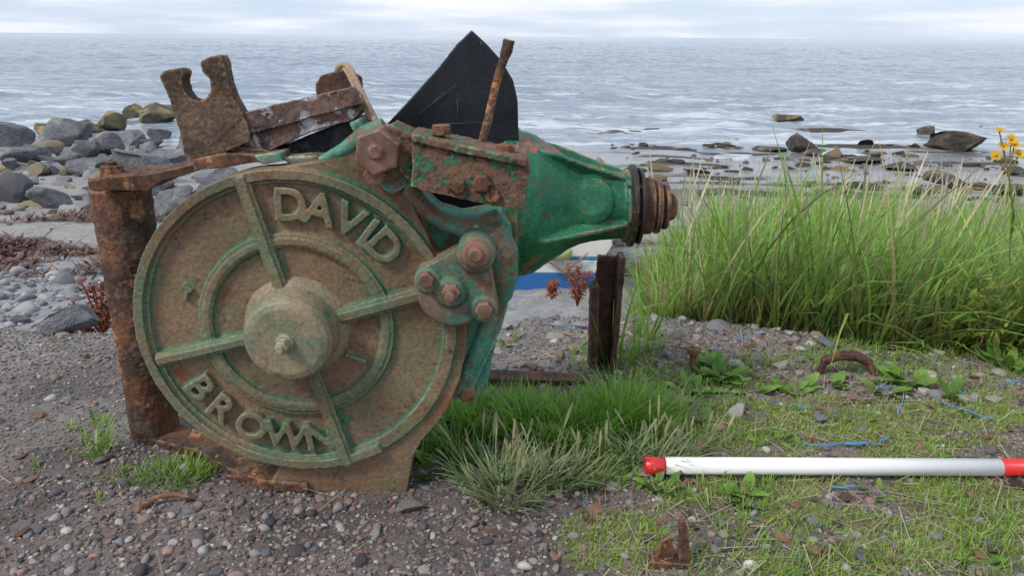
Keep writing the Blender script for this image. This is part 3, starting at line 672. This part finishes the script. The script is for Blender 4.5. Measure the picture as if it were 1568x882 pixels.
# ------------------------------------------------------------ vegetation
gr=attrmat('grass_blade',.5,.4,bsc=60,spec=.4)
def inreed(x,y,off=0):
    dep=y*.947+(H+.3)*.32
    return (x>.165*dep+.03+off)&(y>edge(x)+.04)
x=rng.uniform(.2,3.6,56000); y=rng.uniform(1.4,3.3,56000); k=inreed(x,y)&(fbm(x*3,y*3,81)>.26); x,y=x[k],y[k]; N=len(x)
az=rng.normal(.0,1.4,N)
dep=y*.947+.29
hl=.42+.62*ss(.14,.30,(x/dep)+rng.normal(0,.02,N))
hl*= .74+.42*fbm(x*3.5,y*2.5,82)
L=rng.uniform(.32,.57,N)*hl
dry=rng.uniform(0,1,N)<.07
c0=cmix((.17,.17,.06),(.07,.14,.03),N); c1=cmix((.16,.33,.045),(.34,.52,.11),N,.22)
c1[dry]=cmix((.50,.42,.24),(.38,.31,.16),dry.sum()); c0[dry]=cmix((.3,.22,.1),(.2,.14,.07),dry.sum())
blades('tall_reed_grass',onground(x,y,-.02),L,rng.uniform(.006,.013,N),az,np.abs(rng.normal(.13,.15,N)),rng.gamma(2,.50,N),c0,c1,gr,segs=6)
x=rng.uniform(.35,3.6,560); y=rng.uniform(1.7,3.4,560); k=inreed(x,y,.05); x,y=x[k],y[k]; N=len(x)
az=rng.normal(.0,1.2,N); c=cmix((.50,.42,.27),(.62,.55,.40),N)
a_=blades('x',onground(x,y),rng.uniform(.46,.66,N)*(.75+.5*fbm(x*2,y,83)),rng.uniform(.004,.0075,N),az,rng.uniform(0,.15,N),rng.uniform(0,.7,N),c*.8,c,gr,segs=10,prof='spike',raw=True)
merge('reed_seed_heads',[a_],gr)
x=rng.uniform(.3,2.6,3600); y=edge(x)+rng.uniform(.03,.35,3600); k=inreed(x,y); x,y=x[k],y[k]; N=len(x)
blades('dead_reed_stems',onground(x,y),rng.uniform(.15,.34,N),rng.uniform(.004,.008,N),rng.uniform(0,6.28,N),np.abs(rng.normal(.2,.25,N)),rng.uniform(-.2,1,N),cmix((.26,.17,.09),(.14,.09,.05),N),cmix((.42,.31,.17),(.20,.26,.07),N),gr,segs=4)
def tuft(u,v,rad_,n,L,Wd,ln,cu,ca,cb,prof='blade',segs=5,azc=None,azs=9):
    p=G(u,v); a=rng.uniform(0,6.28,n); q=rad_*np.sqrt(rng.uniform(0,1,n)); x=p.x+q*np.cos(a); y=p.y+q*np.sin(a)*.8
    az=a+rng.normal(0,.6,n) if azc is None else rng.normal(azc,azs,n)
    return blades('x',onground(x,y,-.002),rng.uniform(.5,1.1,n)*L,rng.uniform(.7,1.2,n)*Wd,az,np.abs(rng.normal(ln,.18,n)),rng.uniform(.4,1.4,n)*cu,cmix([c*.6 for c in ca],[c*.5 for c in cb],n),cmix(ca,cb,n),gr,segs=segs,prof=prof,raw=True)
g1,g2=(.19,.40,.05),(.36,.60,.10); s1,s2=(.26,.38,.17),(.42,.51,.25)
lst=[]
for u,v,r_,n,L in [(760,660,.06,420,.075),(830,670,.07,520,.08),(885,680,.06,380,.075),(790,635,.05,260,.06),(950,650,.05,500,.10),(975,665,.05,260,.08),(930,660,.04,260,.08),(1005,640,.05,200,.06),(700,690,.05,160,.07),(720,650,.04,160,.07),(860,640,.06,260,.05),(990,545,.03,50,.09),(640,700,.03,80,.06)]:
    lst.append(tuft(u,v,r_,n,L,.0028,.25,1.0,g1,g2))
merge('grass_clump',lst,gr)
lst=[]
for u,v,r_,n,L in [(775,764,.045,160,.085),(845,740,.04,130,.08),(735,735,.035,90,.075),(1000,712,.04,90,.07),(1060,690,.04,60,.055),(895,735,.04,60,.06),(810,720,.05,80,.07),(950,705,.03,50,.06)]:
    lst.append(tuft(u,v,r_,n,L,.0038,.6,.7,s1,s2))
    lst.append(tuft(u,v,r_,max(9,n//7),L*1.3,.0045,.25,.4,(.46,.40,.23),(.40,.40,.22),'spike',8))
merge('sea_plantain',lst,gr)
def turf(N,keep,x0,x1,y0,y1,L,ca,cb,w=.0022):
    x=rng.uniform(x0,x1,N); y=rng.uniform(y0,y1,N); k=keep(x,y)>rng.uniform(0,1,N); x,y=x[k],y[k]; n=len(x)
    return blades('x',onground(x,y,-.001),rng.uniform(.4,1.2,n)*L,rng.uniform(.6,1.3,n)*w,rng.uniform(0,6.28,n),rng.uniform(.1,1.1,n),rng.uniform(0,.9,n),cmix([c*.6 for c in ca],[c*.6 for c in cb],n),cmix(ca,cb,n),gr,segs=3,raw=True)
lst=[turf(85000,lambda x,y:moss(x,y)*.9*(.4+.8*fbm(x*14,y*16,97,2)),-.05,1.3,.66,1.45,.013,(.25,.42,.06),(.48,.60,.15)),
     turf(11000,lambda x,y:moss(x,y)*.4+.22*(x>.1),.0,1.3,.66,1.5,.030,(.46,.38,.21),(.56,.50,.32),.0012),
     turf(22000,lambda x,y:ss(.56,.63,fbm(x*8,y*8,91))*(x>.1),.0,1.3,.7,1.5,.028,(.20,.38,.05),(.36,.56,.10))]
merge('turf',lst,gr)
lst=[]
for u,v,n,L in [(1010,745,9,.035),(1130,755,8,.035),(1100,585,26,.045),(1060,600,14,.04),(1090,560,14,.045),(1150,600,12,.04),(650,690,16,.04),(670,640,14,.04),(660,720,10,.035),(1215,600,12,.04),(1390,590,16,.05),(1455,605,10,.04),(1350,600,8,.04),(960,690,12,.035),(930,745,8,.025),(1530,560,18,.05),(1560,550,16,.05),(1500,860,6,.025),(1240,700,6,.025),(780,525,7,.03),(700,705,10,.04),(1060,640,10,.03),(1180,680,9,.025),(1340,760,9,.022),(1420,700,9,.022),(1130,770,10,.03),(1270,590,10,.03),(1480,640,9,.025),(1320,640,9,.02)]:
    lst.append(tuft(u,v,.025,n,L,L*.5,.7,.8,(.14,.31,.05),(.28,.46,.09),'leaf',6))
merge('broadleaf_weeds',lst,gr)
lst=[]
for u,v,r_,n,L in [(155,700,.02,16,.07),(130,690,.03,14,.04),(260,738,.05,260,.03),(295,725,.04,200,.028),(200,735,.03,60,.025),(150,770,.01,8,.025),(160,650,.01,10,.04),(450,758,.01,14,.018),(60,720,.01,10,.018),(110,660,.01,10,.03)]:
    lst.append(tuft(u,v,r_,n,L,.004 if n<30 else .0022,.35,.9,(.20,.38,.06),(.38,.56,.10)))
for h in range(6):
    lst.append(tuft(155,705,.004+.001*h,3,.028,.008,.7,.5,(.18,.34,.06),(.30,.48,.10),'leaf'))
    V,Fa_,C_=lst[-1]; V[:,2]+=.013*h
merge('seedling_weeds',lst,gr)
rg=empty('ragwort')
lst=[]; heads=[(1530,200),(1548,213),(1536,224),(1560,236),(1524,238),(1553,222)]; yF=1.75
base=G(1505,535)
s=Solid()
s.tube([base,P(1507,430,base.y),P(1508,340,base.y+.02),P(1502,310,base.y+.02)],[.003,.0025,.002,.0015],8)
b2=Vector((P(1550,480,yF).x,yF,float(height(P(1550,480,yF).x,yF))))
for u,v in heads: s.tube([b2,P(1552,330,yF),P(1545,270,yF),P(u,v,yF)],[.003,.0028,.002,.0014],6)
s.build('stems',plain('ragwort_stem',(.16,.14,.06),.8,.2,80),rg)
for u,v in heads:
    c_=P(u,v,yF); n=13; az=np.arange(n)*6.283/n
    V,Fa_,C_=blades('x',np.repeat(np.array([c_[:]]),n,0),.016,.005,az,np.full(n,1.25),np.full(n,.3),cmix((.75,.45,.02),(.8,.5,.02),n,.05),cmix((.8,.5,.02),(.85,.55,.03),n,.05),gr,segs=3,prof='leaf',raw=True)
    Rm=np.array(Matrix.Rotation(rad(random.uniform(20,60)),3,'X')); V=(V-np.array(c_[:]))@Rm.T+np.array(c_[:]); lst.append((V,Fa_,C_))
merge('petals',lst,gr,rg)
N=len(heads); stones('flower_centres',np.array([P(u,v,yF)[:] for u,v in heads]),np.full(N,.005),cvar((.45,.22,.02),N,.1),gmat,sub=2,parent=rg)
N=60; t=rng.uniform(0,1,N); bb=np.array([P(1505,320+170*q,base.y)[:] for q in t])+rng.normal(0,.012,(N,3)); stones('seed_clusters',bb,rng.uniform(.002,.004,N),cvar((.32,.28,.1),N),gmat,sub=1,parent=rg)
x=rng.uniform(.9,1.7,3600); y=edge(x)+rng.uniform(-.02,.3,3600); N=3600
yl=blades('x',onground(x,y,0)+np.stack([0*x,0*x,rng.uniform(0,.2,N)],1),rng.uniform(.02,.05,N),rng.uniform(.005,.012,N),rng.uniform(0,6.28,N),rng.uniform(.2,1.2,N),rng.uniform(.2,1,N),cmix((.14,.22,.04),(.22,.28,.06),N),cmix((.24,.42,.07),(.55,.50,.08),N),gr,segs=4,prof='leaf',raw=True)
merge('leafy_undergrowth',[yl],gr)
def dock(u,v,y,hts,n=5):
    e=empty('dock_plant'); p=P(u,v,y); s=Solid(); pts=[]
    for i in range(n):
        dx=random.uniform(-.25,.25)*hts; h_=hts*random.uniform(.6,1); top=p+Vector((dx,random.uniform(-.05,.05),h_))
        s.tube([p,p.lerp(top,.5)+Vector((dx*-.1,0,0)),top],[.003,.002,.0015],6)
        for k in range(110):
            t=random.uniform(.15,1); q=p.lerp(top,t); pts.append([q.x+random.gauss(0,.007),q.y+random.gauss(0,.007),q.z])
    m=plain('dock_stem',(.18,.07,.035),.8,.2,50); s.build('stems',m,e)
    pts=np.array(pts); stones('seeds',pts,rng.uniform(.0015,.004,len(pts)),cvar((.27,.085,.045),len(pts),.3),gmat,sub=1,parent=e)
dock(160,518,1.75,.17,9); dock(136,516,1.75,.08,5); dock(884,468,2.1,.14,6); dock(845,458,2.0,.05,3)
lst=[]
for u,v,n,L in [(935,565,8,.20),(965,560,6,.14),(985,520,8,.17),(945,540,4,.24)]:
    lst.append(tuft(u,v,.02,n,L,.008,.08,.5,(.20,.38,.06),(.34,.54,.10),segs=6))
merge('young_reeds',lst,gr)
x,y=scat(3000,-1.0,1.2,.68,1.5,lambda x,y:.08+.9*ss(.0,.3,x)); N=len(x); st=cmix((.55,.49,.36),(.38,.30,.19),N)
blades('dry_straw',onground(x,y,.003),rng.uniform(.015,.07,N),rng.uniform(.0008,.002,N),rng.uniform(0,6.28,N),rng.uniform(1.35,1.6,N),rng.uniform(-.1,.1,N),st,st,gr,segs=2,prof='flat')
x,y=scat(120,-1.0,1.1,.7,1.5,lambda x,y:.5+0*x); N=len(x); stones('shell_chips',onground(x,y),rng.uniform(.0015,.004,N),cvar((.6,.58,.55),N,.1),gmat,sub=1,flat=(.2,.5))
print('verts',sum(len(o.data.vertices) for o in bpy.data.objects if o.type=='MESH'))
